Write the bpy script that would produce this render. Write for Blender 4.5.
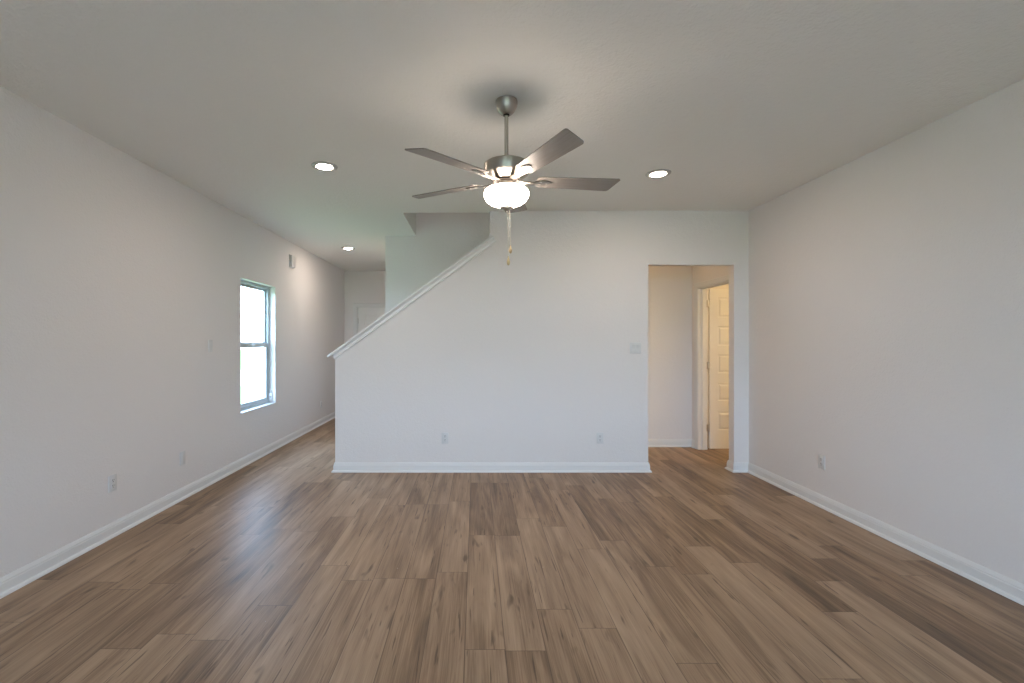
import bpy, bmesh, math, random
from mathutils import Vector, Matrix
random.seed(7)
for o in list(bpy.data.objects): bpy.data.objects.remove(o)
S = bpy.context.scene
C = S.collection
R = math.radians
PI = math.pi

# ------------------------------------------------------------------ camera
F_PX, CAM_Z = 465.0, 1.367
cam = bpy.data.cameras.new('camera')
camo = bpy.data.objects.new('camera', cam); C.objects.link(camo)
cam.sensor_fit = 'HORIZONTAL'; cam.sensor_width = 36.0
cam.lens = 36.0 * F_PX / 1024.0
cam.shift_x = (512 - 476) / 1024.0
cam.shift_y = 0.0
cam.clip_start = 0.02; cam.clip_end = 500
camo.location = (0, 0, CAM_Z)
camo.rotation_euler = (PI / 2, 0, 0)
S.camera = camo

# ------------------------------------------------------------------ exposure
S.view_settings.view_transform = 'Standard'
S.view_settings.look = 'None'
S.view_settings.gamma = 1.0
S.view_settings.use_curve_mapping = False
S.view_settings.exposure = 1.36
try:
    S.cycles.use_denoising = True
    S.cycles.denoiser = 'OPENIMAGEDENOISE'
    S.cycles.max_bounces = 14
    S.cycles.diffuse_bounces = 9
    S.cycles.transparent_max_bounces = 16
    S.cycles.sample_clamp_indirect = 8.0
    S.cycles.caustics_reflective = False
    S.cycles.caustics_refractive = False
    S.cycles.use_light_tree = True
except Exception:
    pass

# ------------------------------------------------------------------ sky and sun
SKY = 9.0
W = bpy.data.worlds.new('sky'); S.world = W; W.use_nodes = True
wn, wl = W.node_tree.nodes, W.node_tree.links
wn.clear()
w_out = wn.new('ShaderNodeOutputWorld'); w_bg = wn.new('ShaderNodeBackground')
w_tc = wn.new('ShaderNodeTexCoord'); w_sep = wn.new('ShaderNodeSeparateXYZ')
w_rmp = wn.new('ShaderNodeValToRGB')
w_rmp.color_ramp.elements[0].position = 0.0
w_rmp.color_ramp.elements[0].color = (0.58, 0.76, 1.0, 1)
w_rmp.color_ramp.elements[1].position = 0.8
w_rmp.color_ramp.elements[1].color = (0.38, 0.60, 1.0, 1)
wl.new(w_tc.outputs['Generated'], w_sep.inputs[0])
wl.new(w_sep.outputs['Z'], w_rmp.inputs[0])
wl.new(w_rmp.outputs[0], w_bg.inputs['Color'])
w_bg.inputs['Strength'].default_value = SKY
wl.new(w_bg.outputs[0], w_out.inputs['Surface'])

sun = bpy.data.lights.new('sun', 'SUN'); sun.energy = 17.0; sun.angle = R(1.0)
sun.color = (1.0, 0.96, 0.88)
suno = bpy.data.objects.new('sun', sun); C.objects.link(suno)
sd = Vector((0.22, 0.62, 1.05)).normalized()          # towards the sun: behind the house
suno.rotation_euler = sd.to_track_quat('Z', 'Y').to_euler()
suno.location = sd * 30

def portal(name, loc, rot, sx, sy):
    """guides the sky's light through a real window opening"""
    l = bpy.data.lights.new(name, 'AREA'); l.shape = 'RECTANGLE'; l.size = sx; l.size_y = sy
    l.cycles.is_portal = True
    o = bpy.data.objects.new(name, l); C.objects.link(o); o.location = loc; o.rotation_euler = rot
    return o

# ------------------------------------------------------------------ dimensions
XL, XR = -2.555, 2.862            # side wall faces
YB, TB = 4.88, 0.10             # back wall face and its thickness
YREAR = -4.2                    # wall behind the camera
CEIL = 2.74
YEND = 9.03                     # entry wall
YWELL = 6.05                    # far wall of the stairwell and of the alcove
HX = -1.18                      # right side of the entry hall
WELL_L, WELL_R = -0.78, 1.70    # opening in the ceiling over the stairs
WELL_TOP = 5.2
PX_L, PX_R = -1.478, 0.147      # stretch of half wall
OP_L, OP_R, OP_T = 1.807, 2.708, 2.174   # wall opening to the alcove
AX = 2.81                       # alcove right wall face
AXO = 2.925                     # its other face
DN, DF, DT = 5.13, 5.893, 2.05  # doorway in it
WIN = (5.05, 5.92, 0.580, 2.061)
TW = 0.15
REARWIN = [(-2.25, -1.10), (-0.95, 0.20), (0.35, 1.50), (1.62, 2.60)]
RW_Z = (0.45, 2.25)

# ------------------------------------------------------------------ node helper
class NT:
    def __init__(self, name):
        self.m = bpy.data.materials.new(name); self.m.use_nodes = True
        self.n = self.m.node_tree.nodes; self.l = self.m.node_tree.links
        self.n.clear()
        self.out = self.n.new('ShaderNodeOutputMaterial')
    def new(self, t, **kw):
        x = self.n.new(t)
        for k, v in kw.items(): setattr(x, k, v)
        return x
    def set(self, sock, v):
        if isinstance(v, bpy.types.NodeSocket): self.l.new(v, sock)
        elif isinstance(v, (tuple, list)) and len(v) == 3 and sock.type == 'RGBA': sock.default_value = (*v, 1)
        else: sock.default_value = v
    def math(self, op, a, b=0.0, c=None, clamp=False):
        x = self.new('ShaderNodeMath', operation=op); x.use_clamp = clamp
        self.set(x.inputs[0], a); self.set(x.inputs[1], b)
        if c is not None: self.set(x.inputs[2], c)
        return x.outputs[0]
    def comb(self, a, b, c):
        x = self.new('ShaderNodeCombineXYZ')
        for i, v in enumerate((a, b, c)): self.set(x.inputs[i], v)
        return x.outputs[0]
    def noise(self, vec, scale=1.0, detail=3.0, rough=0.5, dist=0.0):
        x = self.new('ShaderNodeTexNoise')
        self.set(x.inputs['Vector'], vec); x.inputs['Scale'].default_value = scale
        x.inputs['Detail'].default_value = detail; x.inputs['Roughness'].default_value = rough
        x.inputs['Distortion'].default_value = dist
        return x.outputs[0]
    def ramp(self, fac, stops):
        x = self.new('ShaderNodeValToRGB'); cr = x.color_ramp
        while len(cr.elements) < len(stops): cr.elements.new(0.5)
        for e, (p, c) in zip(cr.elements, stops):
            e.position = p; e.color = (*c, 1) if len(c) == 3 else c
        self.set(x.inputs[0], fac)
        return x.outputs[0]
    def mix(self, fac, a, b, mode='MIX'):
        x = self.new('ShaderNodeMix', data_type='RGBA', blend_type=mode)
        self.set(x.inputs[0], fac); self.set(x.inputs[6], a); self.set(x.inputs[7], b)
        return x.outputs[2]
    def bump(self, h, strength, dist=0.002):
        x = self.new('ShaderNodeBump'); x.inputs['Strength'].default_value = strength
        x.inputs['Distance'].default_value = dist; self.set(x.inputs['Height'], h)
        return x.outputs[0]
    def bsdf(self, color, rough=0.5, metal=0.0, spec=0.5, normal=None, **kw):
        b = self.new('ShaderNodeBsdfPrincipled')
        self.set(b.inputs['Base Color'], color); self.set(b.inputs['Roughness'], rough)
        self.set(b.inputs['Metallic'], metal); b.inputs['Specular IOR Level'].default_value = spec
        if normal is not None: self.l.new(normal, b.inputs['Normal'])
        for k, v in kw.items(): self.set(b.inputs[k], v)
        self.l.new(b.outputs[0], self.out.inputs[0])
        return b
    def obj(self):
        return self.new('ShaderNodeTexCoord').outputs['Object']

def paint_textured(name, col, scale, strength, rough=0.75):
    t = NT(name); v = t.obj()
    h1 = t.noise(v, scale, 3.0, 0.55)
    h2 = t.noise(v, scale * 0.35, 2.0, 0.5)
    h = t.math('ADD', h1, t.math('MULTIPLY', h2, 0.8))
    t.bsdf(col, rough, 0, 0.25, t.bump(h, strength, 0.006))
    return t.m

def plain(name, col, rough=0.4, metal=0.0, spec=0.5, grain=0.0):
    t = NT(name); v = t.obj()
    n = t.noise(v, 55.0, 2.0)
    c = t.mix(t.math('MULTIPLY', n, 0.05), col, tuple(x * 0.8 for x in col))
    t.bsdf(c, rough, metal, spec)
    return t.m

def brushed(name, col, rough=0.3, aniso=0.0):
    t = NT(name)
    sep = t.new('ShaderNodeSeparateXYZ'); t.l.new(t.obj(), sep.inputs[0])
    v = t.comb(t.math('MULTIPLY', sep.outputs[0], 8.0), t.math('MULTIPLY', sep.outputs[1], 8.0),
               t.math('MULTIPLY', sep.outputs[2], 900.0))
    n = t.noise(v, 1.0, 2.0)
    b = t.bsdf(col, t.math('MULTIPLY_ADD', n, 0.12, rough - 0.06), 1.0, 0.5)
    if aniso:
        tg = t.new('ShaderNodeTangent', direction_type='RADIAL', axis='Z')
        t.l.new(tg.outputs[0], b.inputs['Tangent'])
        b.inputs['Anisotropic'].default_value = aniso
        b.inputs['Anisotropic Rotation'].default_value = 0.25
    return t.m

def emitter(name, col, strength):
    t = NT(name); e = t.new('ShaderNodeEmission')
    e.inputs[0].default_value = (*col, 1); e.inputs[1].default_value = strength
    t.l.new(e.outputs[0], t.out.inputs[0])
    return t.m

def glass(name):
    t = NT(name)
    tr = t.new('ShaderNodeBsdfTransparent'); tr.inputs[0].default_value = (0.94, 0.965, 0.955, 1)
    gl = t.new('ShaderNodeBsdfGlossy'); gl.inputs['Roughness'].default_value = 0.01
    lw = t.new('ShaderNodeLayerWeight'); lw.inputs[0].default_value = 0.5
    fr = t.math('MULTIPLY_ADD', t.math('POWER', lw.outputs['Facing'], 5.0), 0.5, 0.03).node
    mx = t.new('ShaderNodeMixShader')
    t.l.new(fr.outputs[0], mx.inputs[0]); t.l.new(tr.outputs[0], mx.inputs[1]); t.l.new(gl.outputs[0], mx.inputs[2])
    t.l.new(mx.outputs[0], t.out.inputs[0])
    return t.m

def floor_material():
    t = NT('vinyl_plank')
    sep = t.new('ShaderNodeSeparateXYZ'); t.l.new(t.obj(), sep.inputs[0])
    x, y = sep.outputs[0], sep.outputs[1]
    PW, PL = 0.180, 1.22
    u = t.math('ADD', t.math('DIVIDE', x, PW), 40.28)
    col = t.math('FLOOR', u); fu = t.math('FRACT', u)
    wn1 = t.new('ShaderNodeTexWhiteNoise', noise_dimensions='1D'); t.set(wn1.inputs['W'], t.math('MULTIPLY', col, 1.37))
    v = t.math('ADD', t.math('ADD', t.math('DIVIDE', y, PL), 30.0), wn1.outputs['Value'])
    row = t.math('FLOOR', v); fv = t.math('FRACT', v)
    wn3 = t.new('ShaderNodeTexWhiteNoise', noise_dimensions='3D'); t.set(wn3.inputs['Vector'], t.comb(col, row, 3.1))
    rid = wn3.outputs['Value']
    sc = t.new('ShaderNodeSeparateColor'); t.l.new(wn3.outputs['Color'], sc.inputs[0])
    r1, r2 = sc.outputs[0], sc.outputs[1]
    ox = t.math('ADD', x, t.math('MULTIPLY', r1, 31.0)); oy = t.math('ADD', y, t.math('MULTIPLY', r2, 57.0))
    fine = t.noise(t.comb(t.math('MULTIPLY', ox, 170.0), t.math('MULTIPLY', oy, 2.6), 0.0), 1.0, 4.0, 0.6)
    mid = t.noise(t.comb(t.math('MULTIPLY', ox, 30.0), t.math('MULTIPLY', oy, 0.8), rid), 1.0, 4.0, 0.6, 0.5)
    broad = t.noise(t.comb(t.math('MULTIPLY', ox, 9.0), t.math('MULTIPLY', oy, 1.0), rid), 1.0, 3.0, 0.55, 0.9)
    knot = t.noise(t.comb(t.math('MULTIPLY', ox, 17.0), t.math('MULTIPLY', oy, 3.6), r1), 1.0, 2.0, 0.5, 0.25)
    crack = t.noise(t.comb(t.math('MULTIPLY', ox, 62.0), t.math('MULTIPLY', oy, 3.0), r2), 1.0, 2.0, 0.5, 0.4)
    # cathedral rings: contour bands of a broad stretched noise
    ring = t.noise(t.comb(t.math('MULTIPLY', ox, 6.0), t.math('MULTIPLY', oy, 0.55), r2), 1.0, 1.0, 0.4, 0.3)
    ring = t.math('PINGPONG', t.math('MULTIPLY', ring, 9.0), 0.5)
    k = t.math('MULTIPLY', rid, 0.28)
    k = t.math('MULTIPLY_ADD', t.math('SUBTRACT', mid, 0.5), 0.45, k)
    k = t.math('MULTIPLY_ADD', t.math('SUBTRACT', broad, 0.5), 1.05, k)
    k = t.math('MULTIPLY_ADD', t.math('SUBTRACT', fine, 0.5), 0.62, k)
    k = t.math('MULTIPLY_ADD', t.math('SUBTRACT', ring, 0.25), 0.14, k)
    k = t.math('ADD', k, 0.39)
    c = t.ramp(k, [(0.08, (0.085, 0.050, 0.030)), (0.40, (0.235, 0.146, 0.085)),
                   (0.60, (0.350, 0.228, 0.140)), (0.88, (0.48, 0.330, 0.210))])
    # grey and brown planks
    c = t.mix(t.math('MULTIPLY', r1, 0.22), c, (0.255, 0.186, 0.138))
    km = t.new('ShaderNodeMapRange'); km.inputs[1].default_value = 0.66; km.inputs[2].default_value = 0.76
    t.set(km.inputs[0], knot)
    c = t.mix(t.math('MULTIPLY', km.outputs[0], 0.62), c, (0.055, 0.034, 0.022))
    cm = t.new('ShaderNodeMapRange'); cm.inputs[1].default_value = 0.66; cm.inputs[2].default_value = 0.70
    t.set(cm.inputs[0], crack)
    c = t.mix(t.math('MULTIPLY', cm.outputs[0], 0.6), c, (0.06, 0.036, 0.022))
    # seams between planks
    du = t.math('MULTIPLY', t.math('MINIMUM', fu, t.math('SUBTRACT', 1.0, fu)), PW)
    dv = t.math('MULTIPLY', t.math('MINIMUM', fv, t.math('SUBTRACT', 1.0, fv)), PL)
    d = t.math('MINIMUM', du, dv)
    g = t.math('SUBTRACT', 1.0, t.math('DIVIDE', d, 0.0026, clamp=True), clamp=True)
    c = t.mix(t.math('MULTIPLY', g, 0.8), c, (0.05, 0.032, 0.022))
    # plaster dust specks left by the builders
    sp = t.new('ShaderNodeTexVoronoi'); sp.inputs['Scale'].default_value = 3.3; sp.inputs['Randomness'].default_value = 1.0
    t.set(sp.inputs['Vector'], t.comb(x, y, 0.0))
    sm = t.math('LESS_THAN', sp.outputs['Distance'], 0.012)
    c = t.mix(t.math('MULTIPLY', sm, 0.55), c, (0.7, 0.68, 0.64))
    rough = t.math('MULTIPLY_ADD', mid, 0.16, 0.36)
    h = t.math('SUBTRACT', t.math('MULTIPLY', fine, 0.35), g)
    t.bsdf(c, rough, 0, 0.32, t.bump(h, 0.22, 0.0015))
    return t.m

def lawn_material():
    t = NT('grass'); v = t.obj()
    n = t.noise(v, 3.0, 6.0, 0.7)
    t.bsdf(t.ramp(n, [(0.3, (0.080, 0.125, 0.058)), (0.7, (0.125, 0.178, 0.092))]), 1.0, 0, 0.0)
    return t.m

def blade_material():
    t = NT('fan_blade_finish')
    sep = t.new('ShaderNodeSeparateXYZ'); t.l.new(t.obj(), sep.inputs[0])
    v = t.comb(t.math('MULTIPLY', sep.outputs[0], 6.0), t.math('MULTIPLY', sep.outputs[1], 120.0), 0.0)
    n = t.noise(v, 1.0, 3.0)
    t.bsdf(t.ramp(n, [(0.3, (0.25, 0.225, 0.20)), (0.7, (0.30, 0.27, 0.245))]), 0.42, 0.0, 0.5)
    return t.m

M = dict(
    wall=paint_textured('wall_paint', (0.75, 0.722, 0.708), 85.0, 0.42),
    ceiling=paint_textured('ceiling_paint', (0.815, 0.805, 0.772), 55.0, 0.7),
    trim=plain('white_trim_paint', (0.735, 0.73, 0.72), 0.35),
    door=plain('white_door_paint', (0.80, 0.79, 0.77), 0.4),
    floor=floor_material(),
    vinyl=plain('window_vinyl', (0.47, 0.51, 0.52), 0.4),
    glass=glass('window_glass'),
    plastic=plain('white_plastic', (0.66, 0.66, 0.655), 0.3),
    ring=plain('downlight_trim', (0.46, 0.45, 0.43), 0.35),
    slot=plain('dark_slot', (0.03, 0.03, 0.03), 0.6),
    steel=brushed('screw_steel', (0.6, 0.58, 0.55), 0.3),
    nickel=brushed('brushed_nickel', (0.43, 0.395, 0.35), 0.34, 0.85),
    darkmetal=plain('dark_bronze', (0.05, 0.042, 0.036), 0.4, 0.8),
    blade=blade_material(),
    bowl=emitter('lit_frosted_glass', (1.0, 0.84, 0.71), 12.5),
    lens=emitter('lit_downlight_lens', (1.0, 0.82, 0.68), 120.0),
    hall_lens=emitter('lit_hall_lens', (1.0, 0.83, 0.70), 130.0),
    chain=plain('chain_brass', (0.72, 0.66, 0.55), 0.35, 0.6),
    fob=plain('fob_wood', (0.62, 0.44, 0.24), 0.45),
    carpet=plain('stair_carpet', (0.45, 0.42, 0.38), 0.95),
    lawn=lawn_material(),
    concrete=plain('pale_concrete', (0.42, 0.41, 0.39), 0.9),
    hinge=brushed('hinge_nickel', (0.55, 0.52, 0.48), 0.35),
    exterior=plain('pale_siding', (0.6, 0.58, 0.55), 0.8),
)

# ------------------------------------------------------------------ mesh helpers
def finish(name, bm, mat, parent=None, smooth=None, loc=None):
    bmesh.ops.recalc_face_normals(bm, faces=bm.faces[:])
    me = bpy.data.meshes.new(name); bm.to_mesh(me); bm.free()
    me.materials.append(mat)
    if smooth is not None:
        for p in me.polygons: p.use_smooth = True
        me.set_sharp_from_angle(angle=R(smooth))
    o = bpy.data.objects.new(name, me); C.objects.link(o)
    if parent is not None: o.parent = parent
    if loc is not None: o.location = loc
    return o

def box(bm, x0, x1, y0, y1, z0, z1, bev=0.0):
    vs = [bm.verts.new((x, y, z)) for x in (x0, x1) for y in (y0, y1) for z in (z0, z1)]
    fs = []
    for q in ((0,1,3,2),(4,6,7,5),(0,4,5,1),(2,3,7,6),(0,2,6,4),(1,5,7,3)):
        fs.append(bm.faces.new([vs[i] for i in q]))
    if bev > 0:
        es = list({e for f in fs for e in f.edges})
        bmesh.ops.bevel(bm, geom=es, offset=bev, segments=2, affect='EDGES', profile=0.5)
    return vs

def prism(bm, pts, fn, d0, d1):
    """pts: 2-D outline; fn(u, v, d) -> xyz; extruded from d0 to d1"""
    a = [bm.verts.new(fn(u, v, d0)) for u, v in pts]
    b = [bm.verts.new(fn(u, v, d1)) for u, v in pts]
    bm.faces.new(a); bm.faces.new(b[::-1])
    n = len(pts)
    for i in range(n):
        j = (i + 1) % n
        bm.faces.new([a[i], a[j], b[j], b[i]])

def lathe(bm, prof, seg=48, c=(0, 0, 0)):
    rings = []
    for r, z in prof:
        if r < 1e-6: rings.append([bm.verts.new((c[0], c[1], c[2] + z))])
        else: rings.append([bm.verts.new((c[0] + r * math.cos(2*PI*i/seg), c[1] + r * math.sin(2*PI*i/seg), c[2] + z)) for i in range(seg)])
    for A, B in zip(rings, rings[1:]):
        for i in range(seg):
            j = (i + 1) % seg
            if len(A) == 1 and len(B) == 1: break
            if len(A) == 1: bm.faces.new([A[0], B[i], B[j]])
            elif len(B) == 1: bm.faces.new([A[i], A[j], B[0]])
            else: bm.faces.new([A[i], A[j], B[j], B[i]])

def tube(bm, pts, r, seg=10):
    pts = [Vector(p) for p in pts]; rings = []
    for i, p in enumerate(pts):
        d = (pts[min(i+1, len(pts)-1)] - pts[max(i-1, 0)]).normalized()
        u = d.orthogonal().normalized(); w = d.cross(u)
        if i and rings:
            pu = prev - d * prev.dot(d)
            if pu.length > 1e-6: u = pu.normalized(); w = d.cross(u)
        prev = u
        rr = r[i] if isinstance(r, (list, tuple)) else r
        rings.append([bm.verts.new(p + (u*math.cos(2*PI*k/seg) + w*math.sin(2*PI*k/seg)) * rr) for k in range(seg)])
    for A, B in zip(rings, rings[1:]):
        for k in range(seg):
            j = (k+1) % seg; bm.faces.new([A[k], A[j], B[j], B[k]])
    bm.faces.new(rings[0][::-1]); bm.faces.new(rings[-1])

def struct(name, bm, mat, smooth=None, parent=None):
    o = finish(name, bm, mat, parent, smooth)
    if parent is None: o['kind'] = 'structure'
    return o

def empty(name, loc=(0, 0, 0), rz=0.0):
    o = bpy.data.objects.new(name, None); C.objects.link(o)
    o.location = loc; o.rotation_euler = (0, 0, rz); o.empty_display_size = 0.05
    return o

def tag(o, label, cat, group=None):
    o['label'] = label; o['category'] = cat
    if group: o['group'] = group
    return o

def copy_tree(o, parent=None):
    c = o.copy(); C.objects.link(c)
    if parent is not None: c.parent = parent
    for ch in list(o.children): copy_tree(ch, c)
    return c

BM = bmesh.new
def wall_yz(bm, x0, x1, y0, y1, z0, z1, holes=()):
    """wall slab running along y with rectangular holes (ya, yb, za, zb)"""
    ys = sorted({y0, y1, *[h[0] for h in holes], *[h[1] for h in holes]})
    zs = sorted({z0, z1, *[h[2] for h in holes], *[h[3] for h in holes]})
    _grid(bm, ys, zs, holes, lambda u, v, d: (d, u, v), x0, x1)
def wall_xz(bm, y0, y1, x0, x1, z0, z1, holes=()):
    xs = sorted({x0, x1, *[h[0] for h in holes], *[h[1] for h in holes]})
    zs = sorted({z0, z1, *[h[2] for h in holes], *[h[3] for h in holes]})
    _grid(bm, xs, zs, holes, lambda u, v, d: (u, d, v), y0, y1)
def slab_xy(bm, z0, z1, x0, x1, y0, y1, holes=()):
    xs = sorted({x0, x1, *[h[0] for h in holes], *[h[1] for h in holes]})
    ys = sorted({y0, y1, *[h[2] for h in holes], *[h[3] for h in holes]})
    _grid(bm, xs, ys, holes, lambda u, v, d: (u, v, d), z0, z1)
def _grid(bm, us, vs, holes, fn, d0, d1):
    nu, nv = len(us) - 1, len(vs) - 1
    def solid(i, j):
        if not (0 <= i < nu and 0 <= j < nv): return False
        u, v = (us[i] + us[i+1]) / 2, (vs[j] + vs[j+1]) / 2
        return not any(h[0] < u < h[1] and h[2] < v < h[3] for h in holes)
    cache = {}
    def V(i, j, k):
        if (i, j, k) not in cache: cache[i, j, k] = bm.verts.new(fn(us[i], vs[j], d1 if k else d0))
        return cache[i, j, k]
    for i in range(nu):
        for j in range(nv):
            if not solid(i, j): continue
            for k in (0, 1): bm.faces.new([V(i,j,k), V(i+1,j,k), V(i+1,j+1,k), V(i,j+1,k)])
            if not solid(i-1, j): bm.faces.new([V(i,j,0), V(i,j+1,0), V(i,j+1,1), V(i,j,1)])
            if not solid(i+1, j): bm.faces.new([V(i+1,j,0), V(i+1,j+1,0), V(i+1,j+1,1), V(i+1,j,1)])
            if not solid(i, j-1): bm.faces.new([V(i,j,0), V(i+1,j,0), V(i+1,j,1), V(i,j,1)])
            if not solid(i, j+1): bm.faces.new([V(i,j+1,0), V(i+1,j+1,0), V(i+1,j+1,1), V(i,j+1,1)])

# ------------------------------------------------------------------ the shell
bm = BM(); box(bm, XL - TW, 5.85, YREAR - 0.15, YEND + 0.15, -0.12, 0.0)
struct('floor', bm, M['floor'])

bm = BM()
slab_xy(bm, CEIL, CEIL + 0.30, XL - TW, 5.85, YREAR - 0.15, YEND + 0.15,
        [(WELL_L, WELL_R, YB + 0.08, YWELL + 0.05)])
struct('ceiling', bm, M['ceiling'])

bm = BM(); wall_yz(bm, XL - TW, XL, YREAR - 0.15, YEND, 0, CEIL, [WIN]); struct('wall_left', bm, M['wall'])
bm = BM(); wall_yz(bm, XR, XR + TW, YREAR - 0.15, YB + TB, 0, CEIL); struct('wall_right', bm, M['wall'])
bm = BM(); wall_xz(bm, YREAR - 0.15, YREAR, XL, XR, 0, CEIL, [(a, b, *RW_Z) for a, b in REARWIN]); struct('wall_behind', bm, M['wall'])
# entry wall with the front door's opening
FD = (-2.32, -1.405, 2.045)
bm = BM(); wall_xz(bm, YEND, YEND + 0.15, XL - TW, HX + 0.12, 0, CEIL, [(FD[0], FD[1], 0, FD[2])])
struct('wall_entry', bm, M['wall'])
bm = BM(); wall_yz(bm, HX, HX + 0.12, YWELL + 0.12, YEND, 0, CEIL); struct('wall_hall', bm, M['wall'])

SLOPE = 0.7275
CAP_X0, CAP_Z0 = -1.558, 1.216             # lower tip of the cap's top face
CT = 0.024                                  # cap thickness
cs = math.cos(math.atan(SLOPE)); sn = math.sin(math.atan(SLOPE))
def cap_under(x): return CAP_Z0 + (x - CAP_X0) * SLOPE - CT / cs
pts = [(PX_L, 0), (OP_L, 0), (OP_L, OP_T), (OP_R, OP_T), (OP_R, 0), (XR, 0), (XR, CEIL),
       (PX_R, CEIL), (PX_R, cap_under(PX_R)), (PX_L, cap_under(PX_L))]
bm = BM(); prism(bm, pts, lambda u, v, d: (u, d, v), YB, YB + TB)
struct('wall_back', bm, M['wall'])

# far wall of stairwell and alcove, rising through the ceiling opening
bm = BM(); wall_xz(bm, YWELL, YWELL + 0.12, HX, AXO, 0, WELL_TOP); struct('wall_stairwell', bm, M['wall'])
# upstairs: walls round the opening
bm = BM(); wall_yz(bm, WELL_L - 0.12, WELL_L, YB + 0.08, YWELL, CEIL + 0.30, WELL_TOP); struct('wall_upper_left', bm, M['wall'])
bm = BM(); wall_yz(bm, WELL_R, WELL_R + 0.12, YB + 0.08, YWELL, CEIL + 0.30, WELL_TOP); struct('wall_upper_right', bm, M['wall'])
bm = BM(); wall_xz(bm, YB - 0.04, YB + 0.08, WELL_L - 0.12, WELL_R + 0.12, CEIL + 0.30, WELL_TOP); struct('wall_upper_front', bm, M['wall'])
bm = BM(); box(bm, WELL_L - 0.2, WELL_R + 0.2, YB - 0.1, YWELL + 0.12, WELL_TOP, WELL_TOP + 0.15); struct('ceiling_upper', bm, M['ceiling'])
# alcove
bm = BM(); wall_yz(bm, AX, AXO, YB + TB, YWELL, 0, CEIL, [(DN, DF, 0, DT)]); struct('wall_alcove_right', bm, M['wall'])
bm = BM(); wall_yz(bm, WELL_R - 0.06, WELL_R + 0.06, YB + TB, YWELL, 0, CEIL); struct('wall_alcove_left', bm, M['wall'])
# room behind the panelled door
bm = BM(); wall_yz(bm, 5.7, 5.85, 4.2, 7.2, 0, CEIL); struct('wall_side_room_right', bm, M['wall'])
bm = BM(); wall_xz(bm, 7.05, 7.2, AXO - 0.12, 5.7, 0, CEIL); struct('wall_side_room_far', bm, M['wall'])
bm = BM(); wall_xz(bm, 4.2, 4.35, XR + TW, 5.7, 0, CEIL); struct('wall_side_room_near', bm, M['wall'])
bm = BM(); wall_yz(bm, AXO - 0.12, AXO, YWELL + 0.12, 7.05, 0, CEIL); struct('wall_side_room_left', bm, M['wall'])

# stairs behind the half wall
bm = BM()
sx, rise, run = -1.12, 0.19, 0.2635
prof = [(sx, 0)]
for i in range(10):
    prof += [(sx + i*run - 0.02, (i+1)*rise), (sx + (i+1)*run, (i+1)*rise)] if i else [(sx, rise), (sx + run, rise)]
prof[-1] = (WELL_R - 0.07, 10*rise); prof += [(WELL_R - 0.07, 0)]
prism(bm, prof, lambda u, v, d: (u, d, v), YB + TB + 0.001, YWELL - 0.001)
struct('staircase', bm, M['carpet'])

# ------------------------------------------------------------------ baseboards
BASE = [(0, 0), (0.030, 0), (0.029, 0.010), (0.024, 0.017), (0.015, 0.021), (0.015, 0.066), (0.0125, 0.070),
        (0.0125, 0.078), (0.009, 0.084), (0.008, 0.092), (0.004, 0.098), (0, 0.098)]
def baseboard(name, path, prof=BASE, mat='trim', parent=None):
    """path: floor polyline with the room on its left; mitred at the corners"""
    P = [Vector(p) for p in path]; n = len(P)
    nrm = []
    for i in range(n - 1):
        d = (P[i+1] - P[i]).normalized(); nrm.append(Vector((-d.y, d.x)))
    off = []
    for i in range(n):
        if i == 0: off.append(nrm[0])
        elif i == n - 1: off.append(nrm[-1])
        else:
            m = (nrm[i-1] + nrm[i]); off.append(m / (1 + nrm[i-1].dot(nrm[i])))
    bm = BM()
    rings = [[bm.verts.new((P[i].x + off[i].x*a, P[i].y + off[i].y*a, z)) for a, z in prof] for i in range(n)]
    for A, B in zip(rings, rings[1:]):
        for k in range(len(prof)):
            j = (k+1) % len(prof); bm.faces.new([A[k], A[j], B[j], B[k]])
    bm.faces.new(rings[0]); bm.faces.new(rings[-1][::-1])
    return struct(name, bm, M[mat], 30, parent)
e = 0.0
baseboard('baseboard_left', [(XL, YEND), (XL, YREAR)])
baseboard('baseboard_right', [(XR, YREAR), (XR, YB), (OP_R, YB), (OP_R, YB + TB), (AX, YB + TB), (AX, DN - 0.062)])
baseboard('baseboard_back', [(OP_L, YB + TB), (OP_L, YB), (PX_L, YB), (PX_L, YB + TB)])
baseboard('baseboard_alcove', [(AX, DF + 0.062), (AX, YWELL), (WELL_R + 0.06, YWELL)])
baseboard('baseboard_entry', [(HX, YWELL), (HX, YEND), (FD[1] + 0.065, YEND)])
baseboard('baseboard_entry_left', [(FD[0] - 0.065, YEND), (XL + 0.03, YEND)])
baseboard('baseboard_behind', [(XL + 0.03, YREAR), (XR - 0.03, YREAR)])

# ------------------------------------------------------------------ stair cap (trim on the sloping half wall)
def slope_pt(t, y, n):                       # t along the slope from the cap's lower tip, n square to it (0 = top face)
    return (CAP_X0 + t*cs - n*sn, y, CAP_Z0 + t*sn + n*cs)
capL = (PX_R - CAP_X0) / cs
cap = empty('trim_1', (0, 0, 0)); cap['kind'] = 'structure'
OV = 0.032
bm = BM()
prof = [(YB - OV + 0.006, 0), (YB + TB + OV - 0.006, 0), (YB + TB + OV, -0.006), (YB + TB + OV, -CT + 0.006), (YB + TB + OV - 0.006, -CT),
        (YB - OV + 0.006, -CT), (YB - OV, -CT + 0.006), (YB - OV, -0.006)]
prism(bm, prof, lambda u, v, d: slope_pt(d, u, v), 0.0, capL + 0.004)
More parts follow.
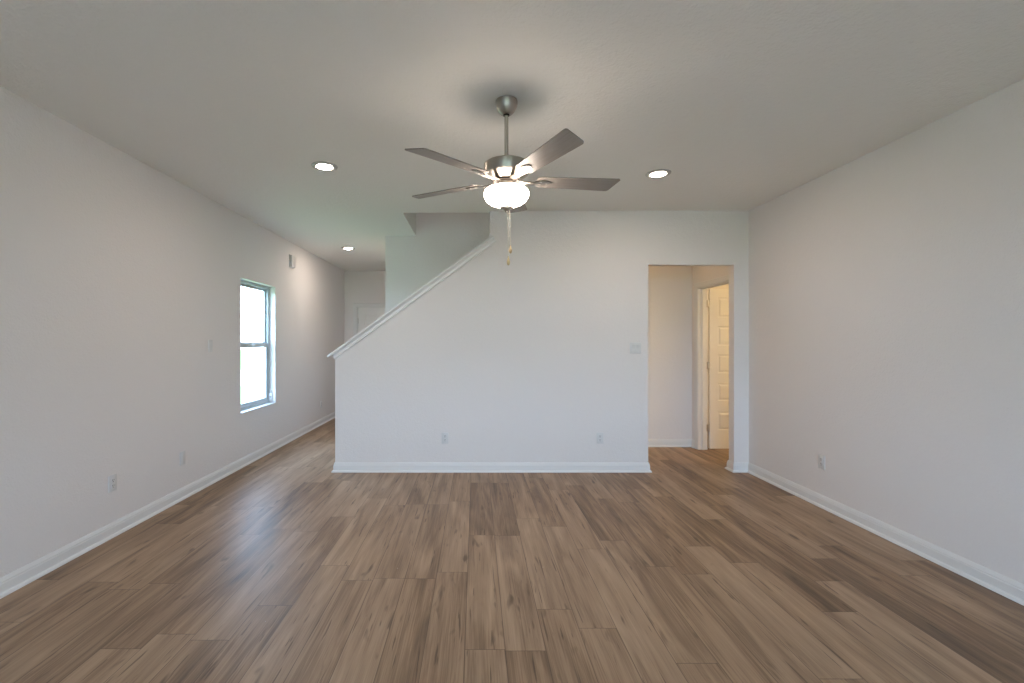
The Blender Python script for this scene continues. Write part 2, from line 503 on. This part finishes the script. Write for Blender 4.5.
# the front overhang runs on past the vertical wall edge
prof = [(YB, 0), (YB, -CT), (YB - OV + 0.006, -CT), (YB - OV, -CT + 0.006), (YB - OV, -0.006), (YB - OV + 0.006, 0)]
prism(bm, prof, lambda u, v, d: slope_pt(d, u, v), capL + 0.0, capL + 0.035)
finish('cap_board', bm, M['trim'], cap, 30)
bm = BM()
ap = [(0, -CT), (0.022, -CT), (0.020, -CT - 0.006), (0.011, -CT - 0.012), (0.010, -CT - 0.034), (0.017, -CT - 0.040), (0.017, -CT - 0.047), (0, -CT - 0.049)]
prism(bm, [(YB - a, n) for a, n in ap], lambda u, v, d: slope_pt(d, u, v), 0.052, capL + 0.030)
finish('apron_moulding', bm, M['trim'], cap, 30)
bm = BM()
prism(bm, [(YB + TB + a, n) for a, n in ap], lambda u, v, d: slope_pt(d, u, v), 0.052, capL)
finish('apron_moulding', bm, M['trim'], cap, 30)
# end piece across the low end of the half wall
bm = BM(); zc = cap_under(PX_L)
box(bm, PX_L - 0.012, PX_L, YB - 0.012, YB + TB + 0.012, zc - 0.062, zc - 0.008, 0.002)
finish('end_moulding', bm, M['trim'], cap, 30)

# ------------------------------------------------------------------ windows
def make_window(name, width, z0, z1, stop=False):
    """local frame: x along the wall, room at -y (y = 0 is the wall's room face), z up"""
    w = empty(name); w['kind'] = 'structure'
    hw = width / 2; zm = (z0 + z1) / 2
    ya, yb = 0.072, 0.135            # frame depth
    fw = 0.034
    bm = BM()
    for a, b, c, d in ((-hw, -hw + fw, z0, z1), (hw - fw, hw, z0, z1), (-hw + fw, hw - fw, z1 - fw, z1), (-hw + fw, hw - fw, z0, z0 + fw)):
        box(bm, a, b, ya, yb, c, d, 0.002)
    for a, b in ((-hw + fw, -hw + fw + 0.008), (hw - fw - 0.008, hw - fw)):   # balance track lips
        box(bm, a, b, ya + 0.006, ya + 0.012, z0 + fw, z1 - fw)
    finish('window_frame', bm, M['vinyl'], w, 30)
    def sash(nm, y0, y1, za, zb, st, bot, top):
        bm = BM(); i0, i1 = -hw + fw + 0.001, hw - fw - 0.001
        for a, b, c, d in ((i0, i0 + st, za, zb), (i1 - st, i1, za, zb), (i0 + st, i1 - st, za, za + bot), (i0 + st, i1 - st, zb - top, zb)):
            box(bm, a, b, y0, y1, c, d, 0.003)
        s = finish(nm, bm, M['vinyl'], w, 30)
        bm = BM(); ym = (y0 + y1) / 2
        box(bm, i0 + st - 0.004, i1 - st + 0.004, ym - 0.003, ym + 0.003, za + bot - 0.004, zb - top + 0.004)
        g = finish('pane', bm, M['glass'], s)
        return s
    sash('upper_sash', ya + 0.034, ya + 0.058, zm - 0.005, z1 - fw - 0.001, 0.026, 0.046, 0.028)
    low = sash('lower_sash', ya + 0.006, ya + 0.031, z0 + fw + 0.001, zm + 0.026, 0.044, 0.048, 0.050)
    bm = BM(); box(bm, -0.03, 0.03, ya - 0.010, ya + 0.006, zm - 0.004, zm + 0.012, 0.003); box(bm, -0.006, 0.024, ya - 0.02, ya - 0.010, zm, zm + 0.008, 0.002)
    finish('sash_lock', bm, M['plastic'], low, 30)
    bm = BM(); box(bm, -hw + 0.001, hw - 0.001, -0.012, ya, z0 - 0.002, z0 + 0.012, 0.003)
    finish('window_sill', bm, M['trim'], w, 30)
    if stop:
        st = BM(); box(st, hw - 0.026, hw - 0.001, ya - 0.040, ya + 0.004, z0 + 0.045, z0 + 0.13, 0.006)
        box(st, hw - 0.020, hw - 0.001, ya - 0.032, ya - 0.004, z0 + 0.13, z0 + 0.165, 0.005)
        s = finish('sash_stop', st, M['plastic'], w, 30)
        st = BM(); box(st, hw - 0.0285, hw - 0.026, ya - 0.034, ya - 0.012, z0 + 0.080, z0 + 0.092)
        finish('latch', st, M['slot'], s)
    return w
# wall_left window: local -y must point to +x  ->  rotate +90 deg; local +x then runs along +y
w1 = make_window('window_1', WIN[1] - WIN[0], WIN[2], WIN[3], True)
w1.location = (XL, (WIN[0] + WIN[1]) / 2, 0); w1.rotation_euler = (0, 0, PI / 2)
portal('window_daylight', (XL - TW - 0.02, (WIN[0]+WIN[1])/2, (WIN[2]+WIN[3])/2), (0, -PI/2, 0), WIN[3]-WIN[2], WIN[1]-WIN[0])
# the windows of the wall behind the camera (room side is +y there: rotate 180 deg)
for i, (a, b) in enumerate(REARWIN):
    w = make_window('window_%d' % (i + 2), b - a, RW_Z[0], RW_Z[1])
    w.location = ((a + b) / 2, YREAR, 0); w.rotation_euler = (0, 0, PI)
    portal('rear_daylight', ((a+b)/2, YREAR - 0.17, sum(RW_Z)/2), (PI/2, 0, 0), b - a, RW_Z[1]-RW_Z[0])

# ------------------------------------------------------------------ outside
bm = BM(); box(bm, -90, 90, -90, 90, -0.30, -0.16); struct('lawn', bm, M['lawn'])
bm = BM()
prism(bm, [(-60, 16.0), (-2.9, 16.0), (-2.9, 24.0), (-60, 24.0)], lambda u, v, d: (u, v, d), -0.16, -0.14)
struct('street_pavement', bm, M['concrete'])
bm = BM(); box(bm, -4.5, 5.0, YREAR - 6.0, YREAR - 0.16, -0.16, -0.08); struct('bounce_slab', bm, M['concrete'])  # pale slab added outside the rear windows, bouncing neutral daylight onto the ceiling

# ------------------------------------------------------------------ doors
def raised_panel(bm, cx, cz, w, h, yf, depth=0.007):
    """sunk moulding with a raised field; front face at y = yf looking to -y"""
    def ring(k, y): return [bm.verts.new((cx + sx_*(w/2 - k), y, cz + sz_*(h/2 - k))) for sx_, sz_ in ((-1,-1),(1,-1),(1,1),(-1,1))]
    steps = [(0.0, yf), (0.006, yf + depth), (0.016, yf + depth), (0.034, yf + 0.001), ]
    rs = [ring(k, y) for k, y in steps]
    for A, B in zip(rs, rs[1:]):
        for i in range(4):
            j = (i+1) % 4; bm.faces.new([A[i], A[j], B[j], B[i]])
    bm.faces.new(rs[-1])
def door_slab(bm, w, h, t, panels):
    """slab from x=0..w, z=0..h, front at y=0, back at y=t; panels: (x0,x1,z0,z1)"""
    for yf, flip in ((0.0, 1), (t, -1)):
        xs = sorted({0, w, *[p[0] for p in panels], *[p[1] for p in panels]})
        zs = sorted({0, h, *[p[2] for p in panels], *[p[3] for p in panels]})
        for i in range(len(xs)-1):
            for j in range(len(zs)-1):
                mx, mz = (xs[i]+xs[i+1])/2, (zs[j]+zs[j+1])/2
                if any(p[0] < mx < p[1] and p[2] < mz < p[3] for p in panels): continue
                bm.faces.new([bm.verts.new((x, yf, z)) for x, z in ((xs[i],zs[j]),(xs[i+1],zs[j]),(xs[i+1],zs[j+1]),(xs[i],zs[j+1]))])
        for p in panels:
            b2 = BM(); raised_panel(b2, (p[0]+p[1])/2, (p[2]+p[3])/2, p[1]-p[0], p[3]-p[2], 0.0)
            me = bpy.data.meshes.new('tmp'); b2.to_mesh(me); b2.free()
            b3 = BM(); b3.from_mesh(me)
            if flip < 0:
                for v in b3.verts: v.co.y = t - v.co.y
            else:
                pass
            b3.to_mesh(me); b3.free(); bm.from_mesh(me); bpy.data.meshes.remove(me)
    for q in (((0,0,0),(0,t,0),(0,t,h),(0,0,h)), ((w,0,0),(w,t,0),(w,t,h),(w,0,h)), ((0,0,0),(w,0,0),(w,t,0),(0,t,0)), ((0,0,h),(w,0,h),(w,t,h),(0,t,h))):
        bm.faces.new([bm.verts.new(c) for c in q])
    bmesh.ops.remove_doubles(bm, verts=bm.verts[:], dist=1e-5)

CASE = [(0, 0), (0.062, 0), (0.062, 0.012), (0.056, 0.017), (0.040, 0.015), (0.020, 0.010), (0.006, 0.010), (0, 0.006)]
def casing(bm, fn, a, b, top):
    """U-shaped mitred door casing round an opening a..b x 0..top; fn(u, z, out) -> xyz"""
    def ring(u, su, z, sz): return [bm.verts.new(fn(u + su*k, z + sz*k, o)) for k, o in CASE]
    rs = [ring(a, -1, 0, 0), ring(a, -1, top, 1), ring(b, 1, top, 1), ring(b, 1, 0, 0)]
    n = len(CASE)
    for A, B in zip(rs, rs[1:]):
        for k in range(n):
            j = (k+1) % n; bm.faces.new([A[k], A[j], B[j], B[k]])
    bm.faces.new(rs[0]); bm.faces.new(rs[-1][::-1])

# door_1: five-panel door swung open into the side room
d1 = empty('door_1', (AXO, DF, 0)); d1['kind'] = 'structure'
def rel(o, x, y, z): return (x - o.location.x, y - o.location.y, z - o.location.z)
bm = BM(); casing(bm, lambda u, z, o: rel(d1, AX - o, u, z), DN + 0.006, DF - 0.006 + 0.006, DT - 0.004)
finish('door_casing', bm, M['trim'], d1, 30)
bm = BM(); casing(bm, lambda u, z, o: rel(d1, AXO + o, u, z), DN + 0.006, DF, DT - 0.004)
finish('door_casing', bm, M['trim'], d1, 30)
bm = BM(); J = 0.016
for y0, y1, z0, z1 in ((DN, DN + J, 0, DT), (DF - J, DF, 0, DT), (DN + J, DF - J, DT - J, DT)):
    box(bm, *[c - d1.location.x for c in (AX - 0.001, AXO + 0.001)], y0 - DF, y1 - DF, z0, z1)
for y0, y1, z0, z1 in ((DN + J, DN + J + 0.01, 0, DT - J), (DF - J - 0.01, DF - J, 0, DT - J), (DN + J, DF - J, DT - J - 0.01, DT - J)):
    box(bm, AX + 0.045 - AXO, AX + 0.078 - AXO, y0 - DF, y1 - DF, z0, z1, 0.002)
finish('door_jamb', bm, M['trim'], d1)
bm = BM()
DW, DH, DTK = 0.72, 2.021, 0.035
z_p = [(0.235, 0.467), (0.607, 0.825), (0.955, 1.188), (1.304, 1.546), (1.661, 1.911)]
door_slab(bm, DW, DH, DTK, [(0.104, DW - 0.104, a, b) for a, b in z_p])
slab = finish('door_panel', bm, M['door'], d1)
slab.location = (0.030, 0.002 - J, 0.012)
for z in (0.23, 1.02, 1.80):
    bm = BM()
    tube(bm, [(0.012, -0.030 + 0.012, z), (0.012, -0.018, z + 0.09)], 0.0065, 10)
    box(bm, -0.012, 0.012, -J - 0.003, -J, z, z + 0.09)
    box(bm, 0.012, 0.031, -0.016, -0.013, z, z + 0.09)
    finish('hinge', bm, M['hinge'], d1, 40)
bm = BM()
lathe(bm, [(0.0, 0), (0.03, 0), (0.03, 0.005), (0.011, 0.008), (0.011, 0.03), (0.022, 0.036), (0.028, 0.05), (0.024, 0.064), (0, 0.068)], 24)
kn = finish('door_knob', bm, M['hinge'], slab, 40); kn.location = (DW - 0.06, 0.0, 0.92); kn.rotation_euler = (PI/2, 0, 0)

# door_2: the front door at the end of the hall
d2 = empty('door_2', (FD[0], YEND, 0)); d2['kind'] = 'structure'
bm = BM(); casing(bm, lambda u, z, o: (u - FD[0], -o, z), FD[0], FD[1], FD[2])
finish('door_casing', bm, M['trim'], d2, 30)
fw_ = FD[1] - FD[0]
bm = BM()
for x0, x1, z0, z1 in ((0, 0.02, 0, FD[2]), (fw_ - 0.02, fw_, 0, FD[2]), (0.02, fw_ - 0.02, FD[2] - 0.02, FD[2])):
    box(bm, x0, x1, 0.0, 0.149, z0, z1)
for x0, x1, z0, z1 in ((0.02, 0.034, 0, FD[2] - 0.02), (fw_ - 0.034, fw_ - 0.02, 0, FD[2] - 0.02), (0.034, fw_ - 0.034, FD[2] - 0.036, FD[2] - 0.02), (0.02, fw_ - 0.02, 0, 0.012)):
    box(bm, x0, x1, 0.068, 0.11, z0, z1)
finish('door_jamb', bm, M['trim'], d2)
bm = BM(); w_ = fw_ - 0.05; a1, a2, b1, b2 = 0.12, w_/2 - 0.055, w_/2 + 0.055, w_ - 0.12
door_slab(bm, w_, 2.02, 0.045, [(x0, x1, z0, z1) for x0, x1 in ((a1, a2), (b1, b2)) for z0, z1 in ((0.22, 0.85), (0.99, 1.56), (1.68, 1.90))])
fs = finish('door_panel', bm, M['door'], d2); fs.location = (0.025, 0.022, 0.008)
for z in (0.22, 1.0, 1.72):
    bm = BM()
    tube(bm, [(0.0225, 0.016, z), (0.0225, 0.016, z + 0.10)], 0.008, 10)
    finish('hinge', bm, M['hinge'], d2, 40)
kn = finish('door_knob', (lambda b: (lathe(b, [(0.0, 0), (0.03, 0), (0.03, 0.005), (0.011, 0.008), (0.011, 0.03), (0.022, 0.036), (0.028, 0.05), (0.024, 0.064), (0, 0.068)], 24), b)[1])(BM()), M['hinge'], fs, 40)
kn.location = (w_ - 0.07, 0, 0.93); kn.rotation_euler = (PI/2, 0, 0)

# ------------------------------------------------------------------ ceiling fan
FX, FY = 0.1735, 2.655
fan = empty('ceiling_fan', (FX, FY, CEIL))
tag(fan, 'brushed nickel five-blade ceiling fan with a lit white glass bowl, hanging in the middle', 'ceiling fan')
def fz(z): return z - CEIL - (0.0 if z > 2.6 else 0.006)
bm = BM(); lathe(bm, [(0, 0), (0.062, 0), (0.0635, fz(2.733)), (0.063, fz(2.722)), (0.058, fz(2.702)), (0.047, fz(2.680)), (0.034, fz(2.666)), (0.026, fz(2.661)), (0.0, fz(2.661))], 56)
cn = finish('canopy', bm, M['nickel'], fan, 40)
bm = BM(); lathe(bm, [(0, fz(2.662)), (0.018, fz(2.662)), (0.017, fz(2.654)), (0, fz(2.654))], 24)
finish('hanger_ball', bm, M['darkmetal'], cn, 40)
bm = BM(); lathe(bm, [(0, fz(2.66)), (0.0115, fz(2.66)), (0.0115, fz(2.392)), (0, fz(2.392))], 24)
finish('downrod', bm, M['nickel'], fan, 40)
bm = BM(); lathe(bm, [(0, fz(2.410)), (0.022, fz(2.410)), (0.026, fz(2.398)), (0.060, fz(2.395)), (0.119, fz(2.390)), (0.127, fz(2.384)), (0.1275, fz(2.380)), (0.1275, fz(2.330)),
                      (0.124, fz(2.324)), (0.112, fz(2.316)), (0.088, fz(2.300)), (0.078, fz(2.292)), (0.0, fz(2.292))], 72)
mo = finish('motor_housing', bm, M['nickel'], fan, 35)
bm = BM(); lathe(bm, [(0, fz(2.292)), (0.074, fz(2.292)), (0.076, fz(2.288)), (0.076, fz(2.281)), (0.070, fz(2.277)), (0.0, fz(2.277))], 56)
finish('blade_hub', bm, M['darkmetal'], fan, 35)
bm = BM(); lathe(bm, [(0, fz(2.277)), (0.052, fz(2.277)), (0.054, fz(2.272)), (0.054, fz(2.256)), (0.060, fz(2.250)), (0.079, fz(2.247)), (0.079, fz(2.240)), (0, fz(2.240))], 56)
finish('light_fitter', bm, M['nickel'], fan, 35)
lk = BM()
lathe(lk, [(0.080, fz(2.246)), (0.094, fz(2.247)), (0.112, fz(2.241)), (0.1245, fz(2.230)), (0.1285, fz(2.216)), (0.1255, fz(2.197)), (0.114, fz(2.177)),
           (0.093, fz(2.161)), (0.066, fz(2.150)), (0.036, fz(2.144)), (0.0, fz(2.142))], 64)
finish('glass_bowl', lk, M['bowl'], fan, 60)
bm = BM(); lathe(bm, [(0, fz(2.143)), (0.034, fz(2.141)), (0.037, fz(2.137)), (0.034, fz(2.130)), (0.016, fz(2.123)), (0.009, fz(2.117)), (0.0085, fz(2.110)), (0, fz(2.107))], 32)
finish('finial', bm, M['nickel'], fan, 40)
# five blades with irons
BZ = fz(2.292)
PITCH = -0.20
def blade_mesh():
    """local x outward, y along +t"""
    bm = BM(); w = 0.066; tip, root, th = 0.660, 0.175, 0.006
    def arc(cx, cy, r, a0, a1, n=6): return [(cx + r*math.cos(R(a0 + (a1-a0)*i/n)), cy + r*math.sin(R(a0 + (a1-a0)*i/n))) for i in range(n+1)]
    # narrower at the root, slanted tip: longer on the -t side
    o = arc(root + 0.03, -w*0.80 + 0.03, 0.03, 180, 262, 5)
    o += arc(tip - 0.016, -w + 0.012, 0.012, 270, 350, 5)
    o += arc(tip - 0.052, w - 0.022, 0.022, 25, 92, 5)
    o += arc(root + 0.03, w*0.80 - 0.03, 0.03, 98, 180, 5)
    prism(bm, o, lambda u, v, d: (u, v, d), -th/2, th/2)
    return bm
def iron_mesh():
    bm = BM()
    def loft(sections):
        rs = [[bm.verts.new((x, sy*hw, z + sz*ht)) for sy, sz in ((-1,-1),(1,-1),(1,1),(-1,1))] for x, hw, z, ht in sections]
        for A, B in zip(rs, rs[1:]):
            for i in range(4):
                j = (i+1) % 4; bm.faces.new([A[i], A[j], B[j], B[i]])
        bm.faces.new(rs[0][::-1]); bm.faces.new(rs[-1])
    loft([(0.060, 0.020, -0.010, 0.004), (0.085, 0.017, -0.010, 0.004), (0.12, 0.013, -0.012, 0.004), (0.16, 0.016, -0.011, 0.004), (0.185, 0.024, -0.008, 0.0035),
          (0.215, 0.030, -0.0065, 0.003), (0.245, 0.020, -0.0062, 0.003), (0.262, 0.008, -0.006, 0.0025)])
    return bm
bl_me = ir_me = sc_me = None
for k in range(5):
    a = R(7.0 - 72*k)
    # matrix: spin about z, pitch about the blade's own axis
    rot = Matrix.Rotation(a, 4, 'Z') @ Matrix.Rotation(PITCH, 4, 'X')
    if bl_me is None:
        b = finish('fan_blade', blade_mesh(), M['blade'], fan)
        ir = finish('blade_iron', iron_mesh(), M['nickel'], b, 40)
        bm = BM(); lathe(bm, [(0, 0), (0.0045, 0), (0.004, -0.0025), (0, -0.003)], 10)
        sc = finish('screw', bm, M['steel'], ir)
        bl_me, ir_me, sc_me = b.data, ir.data, sc.data
    else:
        b = bpy.data.objects.new('fan_blade', bl_me); C.objects.link(b); b.parent = fan
        ir = bpy.data.objects.new('blade_iron', ir_me); C.objects.link(ir); ir.parent = b
        sc = bpy.data.objects.new('screw', sc_me); C.objects.link(sc); sc.parent = ir
    sc.location = (0.20, 0.014, -0.0095)
    for x, y in ((0.20, -0.014), (0.236, 0.0)):
        sc = bpy.data.objects.new('screw', sc_me); C.objects.link(sc); sc.parent = ir
        sc.location = (x, y, -0.0095)
    b.matrix_local = Matrix.Translation((0, 0, BZ)) @ rot
# pull chains with wooden fobs
for cx_, cy_, zt, zb in ((0.018, -0.014, 1.920, 1.872), (0.008, 0.008, 1.862, 1.808)):
    bm = BM(); z = fz(2.118)
    top = z
    tube(bm, [(cx_, cy_, z), (cx_ + 0.004, cy_, fz(zt))], 0.0011, 6)
    n = int((z - fz(zt)) / 0.0075)
    for i in range(n):
        s = i / n; lathe(bm, [(0, 0.0020), (0.0018, 0.0009), (0.0018, -0.0009), (0, -0.0020)], 6, (cx_ + 0.004*s, cy_, z + (fz(zt) - z)*s))
    ch = finish('pull_chain', bm, M['chain'], fan, 60)
    bm = BM(); h = zt - zb
    lathe(bm, [(0, h), (0.003, h), (0.0035, h*0.85), (0.0080, h*0.55), (0.0095, h*0.3), (0.0065, h*0.08), (0, 0)], 16, (cx_ + 0.004, cy_, fz(zb)))
    finish('fob', bm, M['fob'], ch, 50)

# ------------------------------------------------------------------ recessed downlights
def downlight(x, y, label, lens='lens'):
    o = empty('recessed_light', (x, y, CEIL))
    tag(o, label, 'ceiling light', 'recessed downlights')
    bm = BM(); lathe(bm, [(0.056, -0.0005), (0.058, -0.006), (0.066, -0.010), (0.090, -0.009), (0.098, -0.004), (0.099, 0.0)], 48)
    finish('trim_ring', bm, M['ring'], o, 50)
    bm = BM(); lathe(bm, [(0.058, -0.003), (0.050, -0.009), (0.033, -0.014), (0, -0.017)], 40)
    finish('lens', bm, M[lens], o, 50)
    return o
downlight(-1.185, 3.64, 'lit round recessed light in the ceiling to the left of the fan')
downlight(1.489, 3.80, 'lit round recessed light in the ceiling to the right of the fan')
downlight(-1.875, 6.83, 'lit round recessed light over the entry hall, beyond the window', 'hall_lens')

# unseen fill light added under the alcove's ceiling to warm its back wall
al = bpy.data.lights.new('alcove_fill', 'AREA'); al.shape = 'DISK'; al.size = 0.14; al.energy = 0.8; al.color = (1.0, 0.70, 0.38)
ao = bpy.data.objects.new('alcove_fill', al); C.objects.link(ao); ao.location = (2.2, 5.45, CEIL - 0.01)
# added light above the stairs, lifting the dark upper stairwell
ul = bpy.data.lights.new('stairwell_fill', 'AREA'); ul.shape = 'DISK'; ul.size = 0.16; ul.energy = 2.2; ul.color = (1.0, 0.92, 0.82)
uo = bpy.data.objects.new('stairwell_fill', ul); C.objects.link(uo); uo.location = (-0.55, 5.25, WELL_TOP - 0.02)
# lamp of the side room behind the panelled door
ll = bpy.data.lights.new('side_room_lamp', 'POINT'); ll.shadow_soft_size = 0.07; ll.energy = 22; ll.color = (1.0, 0.74, 0.36)
lo = bpy.data.objects.new('side_room_lamp', ll); C.objects.link(lo); lo.location = (5.20, 4.93, 2.06)

# ------------------------------------------------------------------ outlets, switches, chime
def plate_bm(w, h, t=0.006):
    bm = BM(); box(bm, -w/2, w/2, -t, 0, -h/2, h/2, 0.0025); return bm
def screw(parent, x, z, y=-0.006):
    bm = BM(); lathe(bm, [(0, 0.0016), (0.0022, 0.0013), (0.0032, 0)], 10)
    o = finish('screw', bm, M['plastic'], parent); o.location = (x, y, z); o.rotation_euler = (PI/2, 0, 0)
def make_outlet():
    r = empty('wall_outlet')
    p = finish('cover_plate', plate_bm(0.072, 0.116), M['plastic'], r, 30)
    screw(p, 0, 0)
    for z in (0.0195, -0.0195):
        bm = BM(); pts = []
        for i in range(24):
            a = 2*PI*i/24; pts.append((max(-0.0165, min(0.0165, 0.0185*math.cos(a))), max(-0.0135, min(0.0135, 0.0185*math.sin(a)))))
        prism(bm, pts, lambda u, v, d: (u, d, v), -0.0085, -0.004)
        rc = finish('receptacle', bm, M['plastic'], r); rc.location = (0, 0, z)
        for xa, xb, za in ((-0.0075, -0.0050, -0.001), (0.0050, 0.0075, 0.0)):
            bm = BM(); box(bm, xa, xb, -0.0092, -0.0084, za, 0.009); finish('slot', bm, M['slot'], rc)
        bm = BM(); box(bm, -0.0026, 0.0026, -0.0092, -0.0084, -0.010, -0.0052); finish('ground_hole', bm, M['slot'], rc)
    return r
def make_switch(gangs):
    r = empty('light_switch')
    w = 0.072 + 0.046*(gangs - 1)
    p = finish('cover_plate', plate_bm(w, 0.116), M['plastic'], r, 30)
    for g in range(gangs):
        x = (g - (gangs - 1)/2) * 0.046
        bm = BM(); prism(bm, [(-0.005, -0.033), (-0.0085, -0.033), (-0.0075, 0.0), (-0.0115, 0.033), (-0.005, 0.033)], lambda u, v, d: (d, u, v), x - 0.0165, x + 0.0165)
        finish('rocker', bm, M['plastic'], r)
        screw(p, x, 0.048); screw(p, x, -0.048)
    return r
def make_jack():
    r = empty('wall_jack')
    p = finish('cover_plate', plate_bm(0.072, 0.116), M['plastic'], r, 30)
    screw(p, 0, 0.048); screw(p, 0, -0.048)
    bm = BM(); box(bm, -0.0165, 0.0165, -0.0078, -0.004, -0.033, 0.033, 0.001); finish('insert', bm, M['plastic'], r, 30)
    return r
RL, RR = PI/2, -PI/2
G = 'wall outlets'
o1 = make_outlet()
def put(o, x, y, z, rz, label, cat, group=None):
    o.location = (x, y, z); o.rotation_euler = (0, 0, rz); return tag(o, label, cat, group)
put(o1, XL, 3.265, 0.372, RL, 'white duplex outlet low on the left wall, near the front of the room', 'outlet', G)
put(copy_tree(o1), XL, 7.665, 0.330, RL, 'small white outlet low on the hall wall, past the window', 'outlet', G)
put(copy_tree(o1), -0.325, YB, 0.354, 0, 'white duplex outlet low on the half wall under the sloping stair cap', 'outlet', G)
put(copy_tree(o1), 1.300, YB, 0.354, 0, 'white duplex outlet low on the back wall, left of the alcove opening', 'outlet', G)
put(copy_tree(o1), XR, 3.845, 0.372, RR, 'white duplex outlet low on the right wall', 'outlet', G)
put(make_jack(), XL, 4.045, 0.352, RL, 'white wall plate low on the left wall, between outlet and window', 'wall plate')
put(make_switch(2), 1.672, YB, 1.298, 0, 'white double light switch on the back wall beside the alcove opening', 'light switch', 'light switches')
put(make_switch(1), XL, 4.468, 1.324, RL, 'white single light switch on the left wall before the window', 'light switch', 'light switches')
ch = empty('door_chime', (XL, 6.43, 2.472), RL)
tag(ch, 'white door chime box high on the left wall beyond the window', 'door chime')
bm = BM(); box(bm, -0.075, 0.075, -0.012, 0, -0.088, 0.088, 0.003); finish('back_plate', bm, M['plastic'], ch, 30)
bm = BM(); box(bm, -0.068, 0.068, -0.038, -0.012, -0.080, 0.080, 0.006); finish('cover', bm, M['plastic'], ch, 30)
